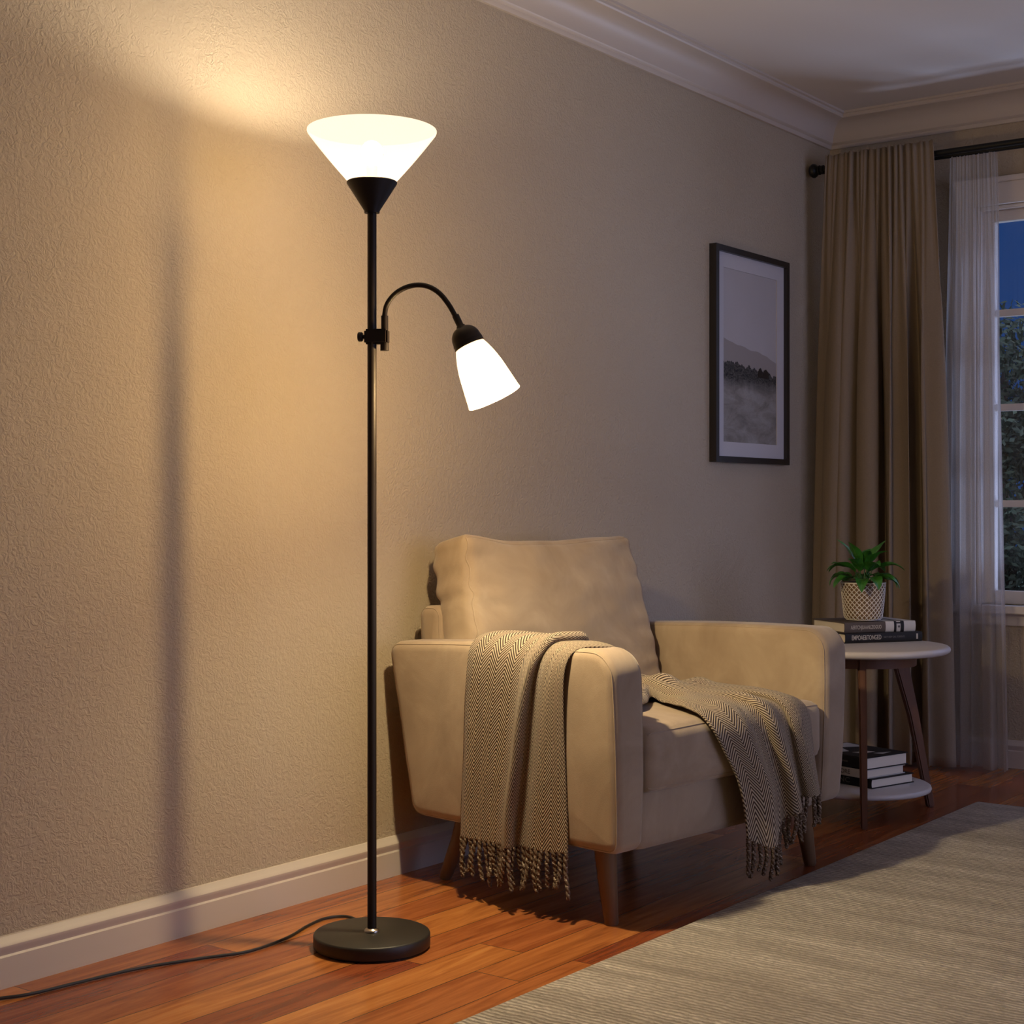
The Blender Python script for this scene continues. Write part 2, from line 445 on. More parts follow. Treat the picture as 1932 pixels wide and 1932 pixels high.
def text(name, body, size, mat, parent, loc, rot, width=None):
    cu = bpy.data.curves.new(name, 'FONT'); cu.body = body; cu.size = size; cu.extrude = .0002; cu.align_x = 'LEFT'; cu.align_y = 'CENTER'
    cu.offset = size*.012
    to = bpy.data.objects.new(name+'_tmp', cu); COL.objects.link(to)
    dg = bpy.context.evaluated_depsgraph_get(); me = bpy.data.meshes.new_from_object(to.evaluated_get(dg))
    bpy.data.objects.remove(to)
    xs = [v.co.x for v in me.vertices]
    if width:
        k = width/(max(xs)-min(xs))
        for v in me.vertices: v.co.x *= k
    me.materials.clear()
    o = link(name, me, mat, parent, False); o.location = loc; o.rotation_euler = rot
    return o

# ------------------------------------------------------------------ the room
X0, X1, YW, Y0, HC = -2.3, 5.65, 2.67, -3.3, 2.50
def bx(name, boxes, mat, parent=None, st=True, bevel=0):
    m = MB()
    for a, b in boxes: m.box(a, b)
    o = m.build(name, mat, parent, smooth=bool(bevel), bevel=bevel)
    if st and parent is None: struct(o)
    return o
bx('floor', [((X0-.1, Y0-.1, -.1), (X1+.15, YW+.12, 0))], M['floor'])
bx('ceiling', [((X0-.1, Y0-.1, HC), (X1+.15, YW+.12, HC+.1))], M['ceil'])
bx('wall_left', [((X0-.1, YW, 0), (X1+.15, YW+.12, HC))], M['wall'])
WZ0, WZ1, WY0, WY1 = .600, 2.085, .55, 2.075     # the window opening
bx('wall_right', [((X1, WY1, 0), (X1+.15, YW, HC)), ((X1, Y0, 0), (X1+.15, WY0, HC)), ((X1, WY0, 0), (X1+.15, WY1, WZ0)), ((X1, WY0, WZ1), (X1+.15, WY1, HC))], M['wall'])
# the two walls behind the camera, unseen; one has a wide unglazed opening placed to admit cool light
bx('wall_front', [((X0-.1, Y0-.1, 0), (1.9, Y0, HC)), ((5.3, Y0-.1, 0), (X1+.15, Y0, HC)), ((1.9, Y0-.1, 2.3), (5.3, Y0, HC)), ((1.9, Y0-.1, 0), (5.3, Y0, .15))], M['wall'])
bx('wall_back', [((X0-.1, Y0, 0), (X0, YW, HC))], M['wall'])
w = struct(empty('window_2', (3.6, Y0-.05, .15)))
m = MB()
for x in (-1.67, -.55, .55, 1.67): m.box((x-.03, -.03, 0), (x+.03, .03, 2.15))
m.box((-1.7, -.03, 0), (1.7, .03, .06)); m.box((-1.7, -.03, 2.09), (1.7, .03, 2.15))
m.build('window_frame', M['winwhite'], w, False)

def extrude_profile(name, prof, a, b, inward, mat, mitre=0):
    """prof: (distance from wall, z); runs a->b along the wall."""
    a = Vector(a); b = Vector(b); inw = Vector(inward); d = (b-a).normalized(); V = []; F = []; N = len(prof)
    for (o_, z) in prof: V.append(a+inw*o_+Vector((0, 0, z)))
    for (o_, z) in prof: V.append(b+inw*o_-d*(o_*mitre)+Vector((0, 0, z)))
    for i in range(N):
        i2 = (i+1) % N; F.append((i, i2, N+i2, N+i))
    F.append(tuple(range(N))); F.append(tuple(reversed(range(N, 2*N))))
    o = mk(name, V, F, mat, None, True); autosm(o, 28); return struct(o)
bprof = [(0, 0), (.016, 0), (.016, .062), (.013, .066), (.0135, .070), (.017, .078), (.017, .084), (.013, .091), (.008, .096), (.005, .101), (0, .102)]
extrude_profile('baseboard_left', bprof, (X0, YW, 0), (X1, YW, 0), (0, -1, 0), M['trim'], 1)
extrude_profile('baseboard_right', bprof, (X1, Y0, 0), (X1, YW, 0), (-1, 0, 0), M['trim'], 1)
cprof = [(0, HC-.118), (.010, HC-.118), (.013, HC-.112), (.013, HC-.104), (.020, HC-.100), (.023, HC-.096)]
for k in range(1, 9):
    a = pi/2*k/9; cprof.append((.023+.067*(1-cos(a)), HC-.096+.071*sin(a)))
cprof += [(.092, HC-.024), (.100, HC-.022), (.104, HC-.018), (.104, HC-.010), (.112, HC-.008), (.112, HC), (0, HC)]
extrude_profile('trim_1', cprof, (X0, YW, 0), (X1, YW, 0), (0, -1, 0), M['trim'], 1)
extrude_profile('trim_2', cprof, (X1, Y0, 0), (X1, YW, 0), (-1, 0, 0), M['trim'], 1)

# window in the right wall
win = struct(empty('window_1', (X1, (WY0+WY1)/2, WZ0)))
def wbox(name, boxes, mat, parent=win, bevel=.003):
    m = MB()
    for a, b in boxes:
        m.box((a[0]-X1, a[1]-(WY0+WY1)/2, a[2]-WZ0), (b[0]-X1, b[1]-(WY0+WY1)/2, b[2]-WZ0))
    return m.build(name, mat, parent, smooth=False, bevel=bevel)
cw = .075
wbox('casing', [((X1-.022, WY1, WZ0), (X1, WY1+cw, WZ1)), ((X1-.022, WY0-cw, WZ0), (X1, WY0, WZ1)),
                ((X1-.024, WY0-cw, WZ1), (X1, WY1+cw, WZ1+.08)), ((X1-.034, WY0-cw-.01, WZ1+.08), (X1, WY1+cw+.01, WZ1+.10))], M['winwhite'])
wbox('sill', [((X1-.075, WY0-cw-.02, WZ0-.028), (X1+.14, WY1+cw+.02, WZ0)), ((X1-.018, WY0-cw, WZ0-.075), (X1, WY1+cw, WZ0-.028))], M['winwhite'])
wbox('jamb', [((X1, WY1-.015, WZ0), (X1+.14, WY1, WZ1)), ((X1, WY0, WZ0), (X1+.14, WY0+.015, WZ1)), ((X1, WY0+.015, WZ1-.015), (X1+.14, WY1-.015, WZ1))], M['winwhite'])
sx0, sx1 = X1+.035, X1+.075
sy0, sy1, sz0, sz1 = WY0+.015, WY1-.015, WZ0, WZ1-.015
st_ = .040
sash = wbox('sash', [((sx0, sy1-st_, sz0), (sx1, sy1, sz1)), ((sx0, sy0, sz0), (sx1, sy0+st_, sz1)), ((sx0, sy0+st_, sz0), (sx1, sy1-st_, sz0+.050)), ((sx0, sy0+st_, sz1-st_), (sx1, sy1-st_, sz1))], M['winwhite'])
gz0, gz1 = sz0+.050, sz1-st_
for z in (.975, 1.335, 1.688):
    wbox('muntin', [((sx0+.006, sy0+st_, z-.013), (sx1-.006, sy1-st_, z+.013))], M['winwhite'], sash)
for k in (1, 2, 3):
    y = sy1-st_-(sy1-sy0-2*st_)*k/4
    wbox('muntin', [((sx0+.006, y-.012, gz0), (sx1-.006, y+.012, gz1))], M['winwhite'], sash)
wbox('pane', [((X1+.054, sy0+st_, gz0), (X1+.056, sy1-st_, gz1))], M['glass'], sash, bevel=0)

# ------------------------------------------------------------------ curtain rods and curtains
rods = tag(empty('double_curtain_rod', (X1, 1.35, 2.262)), 'double black curtain rod with a ball finial, above the window and both curtains', 'curtain rod')
def rod(x, r, y0, y1, finial):
    m = MB(); m.tube([(x-X1, y0-1.35, 0), (x-X1, y1-1.35, 0)], r, 16); m.build('pole', M['rod'], rods)
    if finial:
        m = MB(); mt = Matrix.Translation((x-X1, y1-1.35, 0)) @ Matrix.Rotation(-pi/2, 4, 'X')
        m.lathe([(.001, -.004), (r*1.5, -.004), (r*1.5, .004), (r*.9, .006), (r*.9, .010), (r*1.6, .012), (r*1.6, .017), (r*1.0, .020), (r*1.9, .026), (r*2.35, .034), (r*2.4, .040), (r*1.9, .050), (r*.8, .0555), (.001, .056)], 24, mt)
        m.build('finial', M['rod'], rods)
rod(5.450, .0115, .10, 2.605, True); rod(5.520, .0085, .12, 2.590, False)
for y in (2.57, .14):
    m = MB(); m.box((-.205, y-1.357, -.018), (-.001, y-1.343, -.011)); m.box((-.006, y-1.365, -.05), (-.001, y-1.335, .02))
    m.build('bracket', M['rod'], rods)

def drape(name, x, ya_top, yb_top, ya_bot, yb_bot, ztop, zbot, nf, amp, mat, fold, hdr, NU=260, NV=60, seed=0):
    V = []; F = []
    for j in range(NV+1):
        s = j/NV; z = ztop+(zbot-ztop)*s
        g = min(1, s*2.2); g = g*g*(3-2*g)
        for i in range(NU+1):
            t = i/NU
            ya = ya_top+(ya_bot-ya_top)*s**.8; yb = yb_top+(yb_bot-yb_top)*s**.8
            tw = t+.012*mnoise.noise(Vector((t*5+seed, s*1.2, 3)))
            lo = fold(tw, s)
            hi = sin(PI2*nf*2.3*(t+.035*mnoise.noise(Vector((t*11, seed, 0)))))*.45+mnoise.noise(Vector((t*34, s*1.2, seed)))*.95
            d = amp*(lo*g*(.85+.35*s)+hi*(1-g*.86)*.30)
            pocket = exp(-((z-hdr)/.012)**2)*.006
            y = ya+(yb-ya)*t+.35*amp*cos(PI2*nf*tw+1)*g*.6
            V.append((x-d*.5-.018*g*0-pocket*0, y, z+(.006*mnoise.noise(Vector((t*30, 0, seed))) if j == 0 else 0)))
    for j in range(NV):
        for i in range(NU):
            a = j*(NU+1)+i; F.append((a, a+1, a+NU+2, a+NU+1))
    return mk(name, V, F, mat, None, True)
def fold_heavy(t, s):
    cen = [(.04, .05, .5), (.15, .05, 1.), (.265, .04, .9), (.30, .012, -.8), (.42, .05, .9), (.52, .022, -1.2), (.60, .045, 1.), (.72, .05, .9), (.79, .022, -1.4), (.88, .06, 1.), (.97, .03, .4)]
    v = 0
    for c_, w_, a_ in cen: v += a_*exp(-((t-c_-.01*sin(s*3+c_*9))/w_)**2)
    return v-.35
cur = drape('curtain', 5.418, 2.575, 2.150, 2.640, 2.088, 2.305, .018, 7.5, .100, M['curtain'], fold_heavy, 2.262, seed=1.3)
md = cur.modifiers.new('s', 'SOLIDIFY'); md.thickness = .003
tag(cur, 'heavy taupe linen curtain hanging in deep folds beside the room corner', 'curtain')
def fold_sheer(t, s):
    return .8*sin(PI2*3.2*t+.5)+.35*sin(PI2*7.1*t+s)
sh = drape('sheer_curtain', 5.500, 2.120, 1.945, 2.140, 1.893, 2.250, .012, 6, .05, M['sheer'], fold_sheer, 2.262, NU=160, seed=4.1)
tag(sh, 'translucent off-white sheer curtain in front of the window, right of the heavy one', 'curtain')

# ------------------------------------------------------------------ picture on the left wall
px0, px1, pz0, pz1 = 4.687, 5.243, 1.120, 1.880
pic = tag(empty('framed_picture', ((px0+px1)/2, YW, pz0)), 'tall black-framed monochrome landscape print with white mount on the wall', 'picture')
pw = (px1-px0); ph_ = pz1-pz0; fw = .021; fd = .028
m = MB()
m.box((-pw/2, -fd, 0), (-pw/2+fw, 0, ph_)); m.box((pw/2-fw, -fd, 0), (pw/2, 0, ph_))
m.box((-pw/2+fw, -fd, 0), (pw/2-fw, 0, fw)); m.box((-pw/2+fw, -fd, ph_-fw), (pw/2-fw, 0, ph_))
m.build('frame', M['frame'], pic, False)
bd = .055
m = MB(); x_ = pw/2-fw; a_ = x_-bd; zl, zh = fw, ph_-fw; bl, bh = zl+.052, zh-.052
m.box((-x_, -.014, zl), (-a_, -.010, zh)); m.box((a_, -.014, zl), (x_, -.010, zh)); m.box((-a_, -.014, zl), (a_, -.010, bl)); m.box((-a_, -.014, bh), (a_, -.010, zh))
m.build('mount_board', M['mat'], pic, False)
mk('art_print', [(-a_, -.0105, bl), (a_, -.0105, bl), (a_, -.0105, bh), (-a_, -.0105, bh)], [(0, 1, 2, 3)], M['art'], pic, False, uvs=[(0, 0), (1, 0), (1, 1), (0, 1)])

m = MB(); aw = 2*a_; ah = bh-bl
def P2(u_, v_): return (-a_+aw*u_, -.0112, bl+ah*v_)
n0 = 0
for q in ([(.64, .395), (.66, .445), (.70, .455), (.74, .425), (.745, .395)], [(.745, .395), (.755, .44), (.80, .450), (.85, .430), (.86, .392)]):
    n0 = len(m.v); m.v += [P2(*c_) for c_ in q]; m.f.append(tuple(range(n0, n0+len(q))))
m.build('print_rocks', M['frame'], pic, False)
# ------------------------------------------------------------------ rug
rg = round_poly([(.2, -1.35), (4.862, -1.35), (4.862, 1.785), (.2, 1.785)], .012, 4)
V, F, _ = slab(rg, .013, .005, 0, 3, 2, fn=lambda t, p, q: (p, q, t+.0070), step=.5)
rug = mk('area_rug', V, F, M['rug'], None); autosm(rug, 40)
tag(rug, 'large grey-beige rug with fine ribs on the wooden floor', 'rug')

# ------------------------------------------------------------------ floor lamp
LX, LY = 2.500, 2.266
lamp = tag(empty('floor_lamp', (LX, LY, 0)), 'tall dark torchiere floor lamp with opal bowl and curved reading arm', 'floor lamp')
m = MB()
m.lathe([(.001, 0), (.116, 0), (.117, .004), (.126, .0045), (.1275, .006), (.1275, .028), (.1262, .0315), (.1235, .0330), (.001, .0335)], 96)
m.build('base', M['lampbase'], lamp, merge=True, ang=50)
m = MB(); m.lathe([(.009, .0336), (.0165, .0336), (.0168, .0365), (.015, .0395), (.011, .040), (.0098, .042)], 32); m.build('collar', M['steel'], lamp, ang=60)['label'] = 'bright metal collar at foot of pole'
m = MB(); m.tube([(0, 0, .035), (0, 0, .86), (0, 0, 1.62)], .0100, 24); m.build('pole', M['lamp'], lamp)
m = MB(); m.lathe([(.0101, 1.604), (.0165, 1.604), (.0170, 1.609), (.0545, 1.668), (.0550, 1.6715), (.0535, 1.673), (.045, 1.668), (.010, 1.64)], 48); m.build('shade_holder', M['lamp'], lamp, ang=50)
# big opal bowl
prof = []
for k in range(17):
    t = k/16; prof.append((.050+.0885*t+.002*sin(pi*t), 1.670+.106*t))
prof += [(.1405, 1.779), (.1415, 1.782), (.1412, 1.7845), (.1400, 1.7850), (.1385, 1.7835), (.1372, 1.780)]
for k in range(16, -1, -1):
    t = k/16; prof.append((.047+.0885*t+.002*sin(pi*t), 1.6715+.106*t))
m = MB(); m.lathe(prof, 96); sh1 = m.build('lamp_shade', M['shade'], lamp, ang=80); sh1['label'] = 'glowing white conical opal glass bowl'
def bulb(parent, mat, mtx, r, neck):
    m = MB(); pr = [(.001, r*1.0)]
    for k in range(1, 13):
        a = pi*k/16; pr.append((r*sin(a), r*cos(a)))
    pr += [(r*.55, -r*1.05), (r*.5, -r*1.3)]
    m.lathe(pr, 24, mtx); b = m.build('bulb', mat, parent, ang=80)
    m = MB(); m.lathe([(r*.5, -r*1.3), (r*.52, -r*1.35), (r*.5, -neck)], 20, mtx); m.build('bulb_socket', M['steel'], parent, ang=60)
    return b
bulb(lamp, M['bulb'], Matrix.Translation((0, 0, 1.738)), .024, .09)
# clamp and reading arm (arm plane turned toward the room)
tdir = Vector((.454, -.891, 0)); tdir = Vector((.470, -.883, 0)).normalized(); sdir = Vector((-tdir.y, tdir.x, 0))
def A(t, z, s_=0): return tdir*t+sdir*s_+Vector((0, 0, z))
RM = Matrix(((tdir.x, sdir.x, 0, 0), (tdir.y, sdir.y, 0, 0), (0, 0, 1, 0), (0, 0, 0, 1)))
m = MB(); m.box((-.0155, -.013, 1.317), (.037, .013, 1.350)); m.v = [tuple(RM @ Vector(v)) for v in m.v]
cl = m.build('clamp', M['lamp'], lamp, bevel=.004)
m = MB(); m.tube([A(-.015, 1.334), A(-.022, 1.334)], .0045, 12); m.tube([A(-.021, 1.334), A(-.023, 1.334), A(-.0295, 1.334), A(-.031, 1.334)], [.009, .0105, .0105, .009], 14)
m.build('knob', M['lamp'], cl)
m = MB(); m.tube([A(.0285, 1.303), A(.0285, 1.320)], .0095, 16); m.build('arm_pivot', M['lamp'], cl)
m = MB(); m.tube([A(.0285, 1.345), A(.0285, 1.379)], .0078, 16); m.build('sleeve', M['lamp'], cl)
arm = [(.0285, 1.365), (.0285, 1.380), (.033, 1.402), (.048, 1.423), (.071, 1.438), (.098, 1.4445), (.125, 1.441), (.150, 1.426), (.170, 1.402), (.184, 1.378), (.193, 1.360)]
pts = catmull([tuple(A(*p)) for p in arm], 60)
m = MB(); m.tube([tuple(p) for p in pts], .0056, 16); m.build('gooseneck', M['lamp'], lamp)
# reading head, axis pointing down and out
ax = (A(.0, 0)*0+tdir*sin(radians(25.5))-Vector((0, 0, cos(radians(25.5))))).normalized()
o0 = A(.191, 1.366)
zc = ax; xc = sdir; yc = zc.cross(xc)
HM = Matrix(((xc.x, yc.x, zc.x, o0.x), (xc.y, yc.y, zc.y, o0.y), (xc.z, yc.z, zc.z, o0.z), (0, 0, 0, 1)))
m = MB(); m.lathe([(.0056, -.012), (.0078, -.012), (.0078, .012), (.0100, .014), (.012, .022)], 20, HM); m.build('arm_sleeve', M['lamp'], lamp, ang=50)
dome = [(.008, .016)]
for k in range(1, 11):
    a = pi/2*k/10; dome.append((.006+.0265*sin(a), .0165+.030*(1-cos(a))))
dome += [(.0335, .050), (.0340, .053), (.0335, .0565), (.0345, .0580), (.0345, .0620), (.030, .063)]
m = MB(); m.lathe(dome, 40, HM); m.build('socket_cup', M['lamp'], lamp, ang=50)
pr = [(.0315, .0565), (.0335, .063), (.0385, .075), (.0440, .092), (.0485, .110), (.0520, .130), (.0555, .155), (.0590, .178), (.0605, .186), (.0600, .1875), (.0592, .187), (.0570, .178), (.0535, .155), (.0500, .130), (.0465, .110), (.0420, .092), (.0365, .075), (.0315, .063)]
prs = catmull(pr, 60)
m = MB(); m.lathe([tuple(p) for p in prs], 64, HM); s2 = m.build('lamp_shade', M['shade2'], lamp, ang=80); s2['label'] = 'small glowing white bell-shaped opal glass shade'
bulb(lamp, M['bulb2'], HM @ Matrix.Translation((0, 0, .158)), .024, .10)
# cord
cp = [(1.737, 2.622), (1.79, 2.600), (1.845, 2.575), (1.952, 2.560), (2.084, 2.538), (2.209, 2.489), (2.305, 2.447), (2.426, 2.455), (2.530, 2.489), (2.600, 2.500), (2.640, 2.470), (2.615, 2.405), (2.565, 2.385)]
cp = [(1.60, 2.630), (1.68, 2.628)]+cp
cps = catmull([(x-LX, y-LY, .0040) for x, y in cp], 140)
m = MB(); m.tube([tuple(p) for p in cps], .0033, 8); m.build('power_cord', M['cordm'], lamp)

# ------------------------------------------------------------------ armchair
CO = (3.354, 1.845); CR = radians(-6.5)
ch = tag(empty('armchair', (*CO, 0), CR), 'beige brushed fabric armchair with tapered wooden legs against the wall', 'armchair')
def piping(name, pts, r, parent, mat=None):
    m = MB(); m.tube([tuple(p) for p in pts], r, 6); return m.build(name, mat or M['velvet'], parent, ang=80)
armprof = [(-.012, .175), (-.016, .640), (.735, .618), (.668, .178)]
for side in (-1, 1):
    poly = round_poly(armprof, [.03, .062, .035, .04], 10)
    ac = -.410 if side < 0 else .437
    def fn(t, b, z, ac=ac, side=side):
        k = (z-.175)/.45
        lean = side*(.024*max(k, 0)**1.0)*(1 if t*side > 0 else .35)
        arch = .007*sin(pi*min(max(b/.72, 0), 1))*max(0, min(1, (z-.5)/.1))
        wob = .0022*mnoise.noise(Vector((t*8, b*9, z*9)))
        fb = -.006*sin(pi*min(1, max(0, k)))*max(0, 1-b/.15)
        return (ac+t+lean+wob, b+fb, z+arch)
    V, F, edge = slab(poly, .104, .026, .006, 6, 8, fn=fn, step=.02)
    arm_o = mk('armrest', V, F, M['velvet'], ch); autosm(arm_o, 80)
    for sd in (-1, 1):
        loop = edge(sd, 0, 1, .5)
        piping('seam', loop+[loop[0]], .0016, arm_o)
m = MB()
V, F = rbox(rboxmap((.76, .66, .150), .018), (16, 16, 6)); V = [(v[0]+.015, v[1]+.340, v[2]+.240) for v in V]
rail = mk('seat_base', V, F, M['velvet'], ch); autosm(rail, 80)
# backrest frame
bp = round_poly([(.640, .18), (.655, .705), (.735, .705), (.705, .18)], [.02, .03, .03, .02], 8)
V, F, edge = slab(bp, .775, .022, .004, 5, 5, fn=lambda t, b, z: (t+.012, b, z), step=.04)
bf = mk('backrest', V, F, M['velvet'], ch); autosm(bf, 80)
piping('seam', [*edge(-1, 0, 1, .5)], .0015, bf)
# seat cushion
fm = rboxmap((.742, .560, .150), .032, (0.0, .004, .020))
def scf(p):
    p = Vector(p); p.z += .0025*mnoise.noise(Vector((p.x*6, p.y*6, p.z*4)))
    return (p.x+.016, p.y+.262+.004*mnoise.noise(Vector((p.x*4, p.z*9, 1))), p.z+.377+.006*(p.x/.37)**2*0)
V, F = rbox(fm, (44, 34, 12), scf); sc = mk('seat_cushion', V, F, M['velvet'], ch); autosm(sc, 80)
e = [scf(fm((x, -1, 1))) for x in np.linspace(-1, 1, 60)]; piping('seam', e, .0022, sc)
e = [scf(fm((x, -1, -1))) for x in np.linspace(-1, 1, 60)]; piping('seam', e, .0022, sc)
# back cushion leaning on the backrest
fm2 = rboxmap((.705, .140, .440), .028, (.010, .034, .016))
ct = radians(-13.5)
def bcf(p, raw=None):
    p = Vector(p); u_, v_ = p.x/.35, p.z/.21
    p.x *= 1-.045*v_+(.012 if u_ > 0 else 0)
    # pinched corners, sagging top, creases along both side seams
    p.z += -.020*(1-u_*u_)*max(0, v_)**2+.012*mnoise.noise(Vector((u_*1.6, 3, v_)))
    edge_ = max(0, abs(u_)-.62)/.38
    cr = sin(v_*19+2.2*mnoise.noise(Vector((v_*3, u_*2, 0))))*.0042*edge_*(1-.3*abs(v_))
    p.y += cr+.0085*mnoise.noise(Vector((u_*2.1+v_*.7, v_*2.2, 5)))+.004*mnoise.noise(Vector((u_*5, v_*5, 2)))
    p.x += cr*.6*(1 if u_ > 0 else -1)
    y = p.y*cos(ct)-p.z*sin(ct); z = p.y*sin(ct)+p.z*cos(ct)
    return (p.x-.001, y+.612, z+.660)
V, F = rbox(fm2, (60, 14, 50), bcf); bc = mk('back_cushion', V, F, M['velvet'], ch); autosm(bc, 80)
for yy in (-1, 1):
    loop = [(-1, yy, z) for z in np.linspace(-1, 1, 60)]+[(x, yy, 1) for x in np.linspace(-1, 1, 60)]+[(1, yy, z) for z in np.linspace(1, -1, 60)]
    piping('seam', [bcf(fm2(p)) for p in loop], .0019, bc)
for a_, b_, da, db, in ((-.400, .058, 0.010, -.008), (.420, .050, .026, -.008), (-.352, .640, -.030, .045), (.372, .640, .030, .045)):
    m = MB(); m.tube([(a_-da, b_-db, .190), (a_-da*.5, b_-db*.5, .10), (a_+da*.2, b_+db*.2, .004), (a_+da*.24, b_+db*.24, 0)], [.0270, .0225, .0165, .0150], 24)
    m.build('leg', M['leg'], ch, ang=50)

# ------------------------------------------------------------------ throw blanket
NC = 49
def tmpl(kind):
    """unit cross-sections: (w along width 0..1, outward offset)."""
    if kind == 'arm':
        key = [(0, .0), (.06, .006), (.15, .004), (.26, .007), (.37, .009), (.45, .016), (.510, .030), (.545, .036), (.562, .024), (.548, .010), (.556, .002), (.61, .001), (.68, .007), (.78, .011), (.88, .008), (.95, .005), (1., .0)]
    elif kind == 'armtop':
        key = [(0, .0), (.06, .003), (.15, .004), (.26, .005), (.37, .008), (.45, .011), (.510, .018), (.550, .022), (.580, .014), (.572, .006), (.578, .002), (.62, .002), (.68, .005), (.78, .006), (.88, .005), (.95, .003), (1., .0)]
    elif kind == 'seat':
        key = [(0, .0), (.06, .010), (.13, .020), (.20, .012), (.26, .004), (.33, .014), (.40, .026), (.46, .022), (.51, .008), (.56, .004), (.62, .016), (.68, .026), (.75, .016), (.80, .005), (.88, .010), (.94, .012), (1., .0)]
    else:
        key = [(0, .0), (.05, .008), (.12, .022), (.20, .028), (.255, .018), (.25, .004), (.30, .002), (.38, .020), (.45, .034), (.50, .028), (.51, .010), (.56, .002), (.66, .012), (.74, .026), (.84, .018), (.92, .008), (1., .004)]
    return catmull(key, NC)
TM = {k: tmpl(k) for k in ('arm', 'armtop', 'seat', 'hang')}
def sect(e0, e1, nrm, kind, amp=1., kind2=None, mixf=0, zfn=None, sh=0.):
    e0 = np.array(e0, float); e1 = np.array(e1, float); n_ = np.array(nrm, float); n_ /= np.linalg.norm(n_)
    T_ = TM[kind] if not kind2 else TM[kind]*(1-mixf)+TM[kind2]*mixf
    T_ = T_.copy(); T_[:, 0] += sh*np.sin(np.pi*np.clip(T_[:, 0], 0, 1))
    out = [e0+(e1-e0)*w_+n_*o_*amp for w_, o_ in T_]
    if zfn: out = [zfn(p, w_[0]) for p, w_ in zip(out, T_)]
    return np.array(out)
def arch(p, w_):
    return p+np.array((0, 0, .004*sin(pi*w_)))
def hem2(p, w_):
    zs = np.interp(w_, [0, .1, .3, .5, .62, .8, 1], [.229, .226, .222, .190, .128, .120, .150])
    q = p.copy(); q[2] = zs; return q
secs = [
    sect((-.468, .478, .152), (-.468, .128, .164), (-1, 0, 0), 'arm', 1.15),
    sect((-.472, .470, .250), (-.472, .127, .258), (-1, 0, 0), 'arm', 1.3, sh=.03),
    sect((-.480, .455, .360), (-.480, .125, .365), (-1, 0, 0), 'arm', 1.25, sh=.08),
    sect((-.490, .440, .480), (-.490, .122, .482), (-1, 0, 0), 'arm', 1.1, sh=.13),
    sect((-.498, .425, .570), (-.497, .115, .572), (-1, 0, .1), 'arm', .85, 'armtop', .3, sh=.16),
    sect((-.494, .418, .622), (-.490, .105, .617), (-1, 0, .5), 'armtop', .9, sh=.18),
    sect((-.470, .412, .648), (-.466, .090, .638), (-.4, 0, 1), 'armtop', 1., zfn=arch, sh=.19),
    sect((-.425, .405, .656), (-.425, .060, .640), (0, 0, 1), 'armtop', 1., zfn=arch, sh=.18),
    sect((-.375, .395, .652), (-.380, .050, .632), (.2, 0, 1), 'armtop', .9, zfn=arch, sh=.14),
    sect((-.336, .388, .622), (-.338, .060, .604), (1, 0, .5), 'armtop', .8),
    sect((-.332, .385, .560), (-.332, .080, .550), (1, 0, .2), 'seat', .7),
    sect((-.318, .395, .500), (-.318, .100, .500), (1, 0, .7), 'seat', .8),
    sect((-.270, .405, .481), (-.270, .130, .480), (.4, 0, 1), 'seat', 1.0),
    sect((-.160, .420, .480), (-.190, .125, .476), (0, 0, 1), 'seat', 1.5),
    sect((-.030, .425, .482), (-.075, .195, .478), (0, 0, 1), 'seat', 1.6),
    sect((.120, .330, .482), (-.110, .115, .478), (0, 0, 1), 'seat', 1.3),
    sect((.235, .200, .480), (-.140, .045, .476), (0, 0, 1), 'seat', .8, 'hang', .4),
    sect((.280, .080, .476), (-.146, .010, .470), (0, -.1, 1), 'hang', .6),
    sect((.284, -.005, .462), (-.143, -.012, .458), (0, -.7, .8), 'hang', .7),
    sect((.288, -.034, .425), (-.128, -.034, .424), (0, -1, .2), 'hang', .8),
    sect((.296, -.038, .370), (-.090, -.038, .370), (0, -1, 0), 'hang', .95),
    sect((.306, -.040, .305), (-.042, -.040, .300), (0, -1, 0), 'hang', 1.1),
    sect((.314, -.042, .265), (-.016, -.041, .225), (0, -1, 0), 'hang', 1.2),
    sect((.320, -.044, .229), (-.004, -.042, .150), (0, -1, 0), 'hang', 1.25, zfn=hem2),
]
secs = np.array(secs)                       # (sections, NC, 3)
rows = np.array([catmull(secs[:, j], 210) for j in range(NC)]).transpose(1, 0, 2)
RN = rows.shape[0]
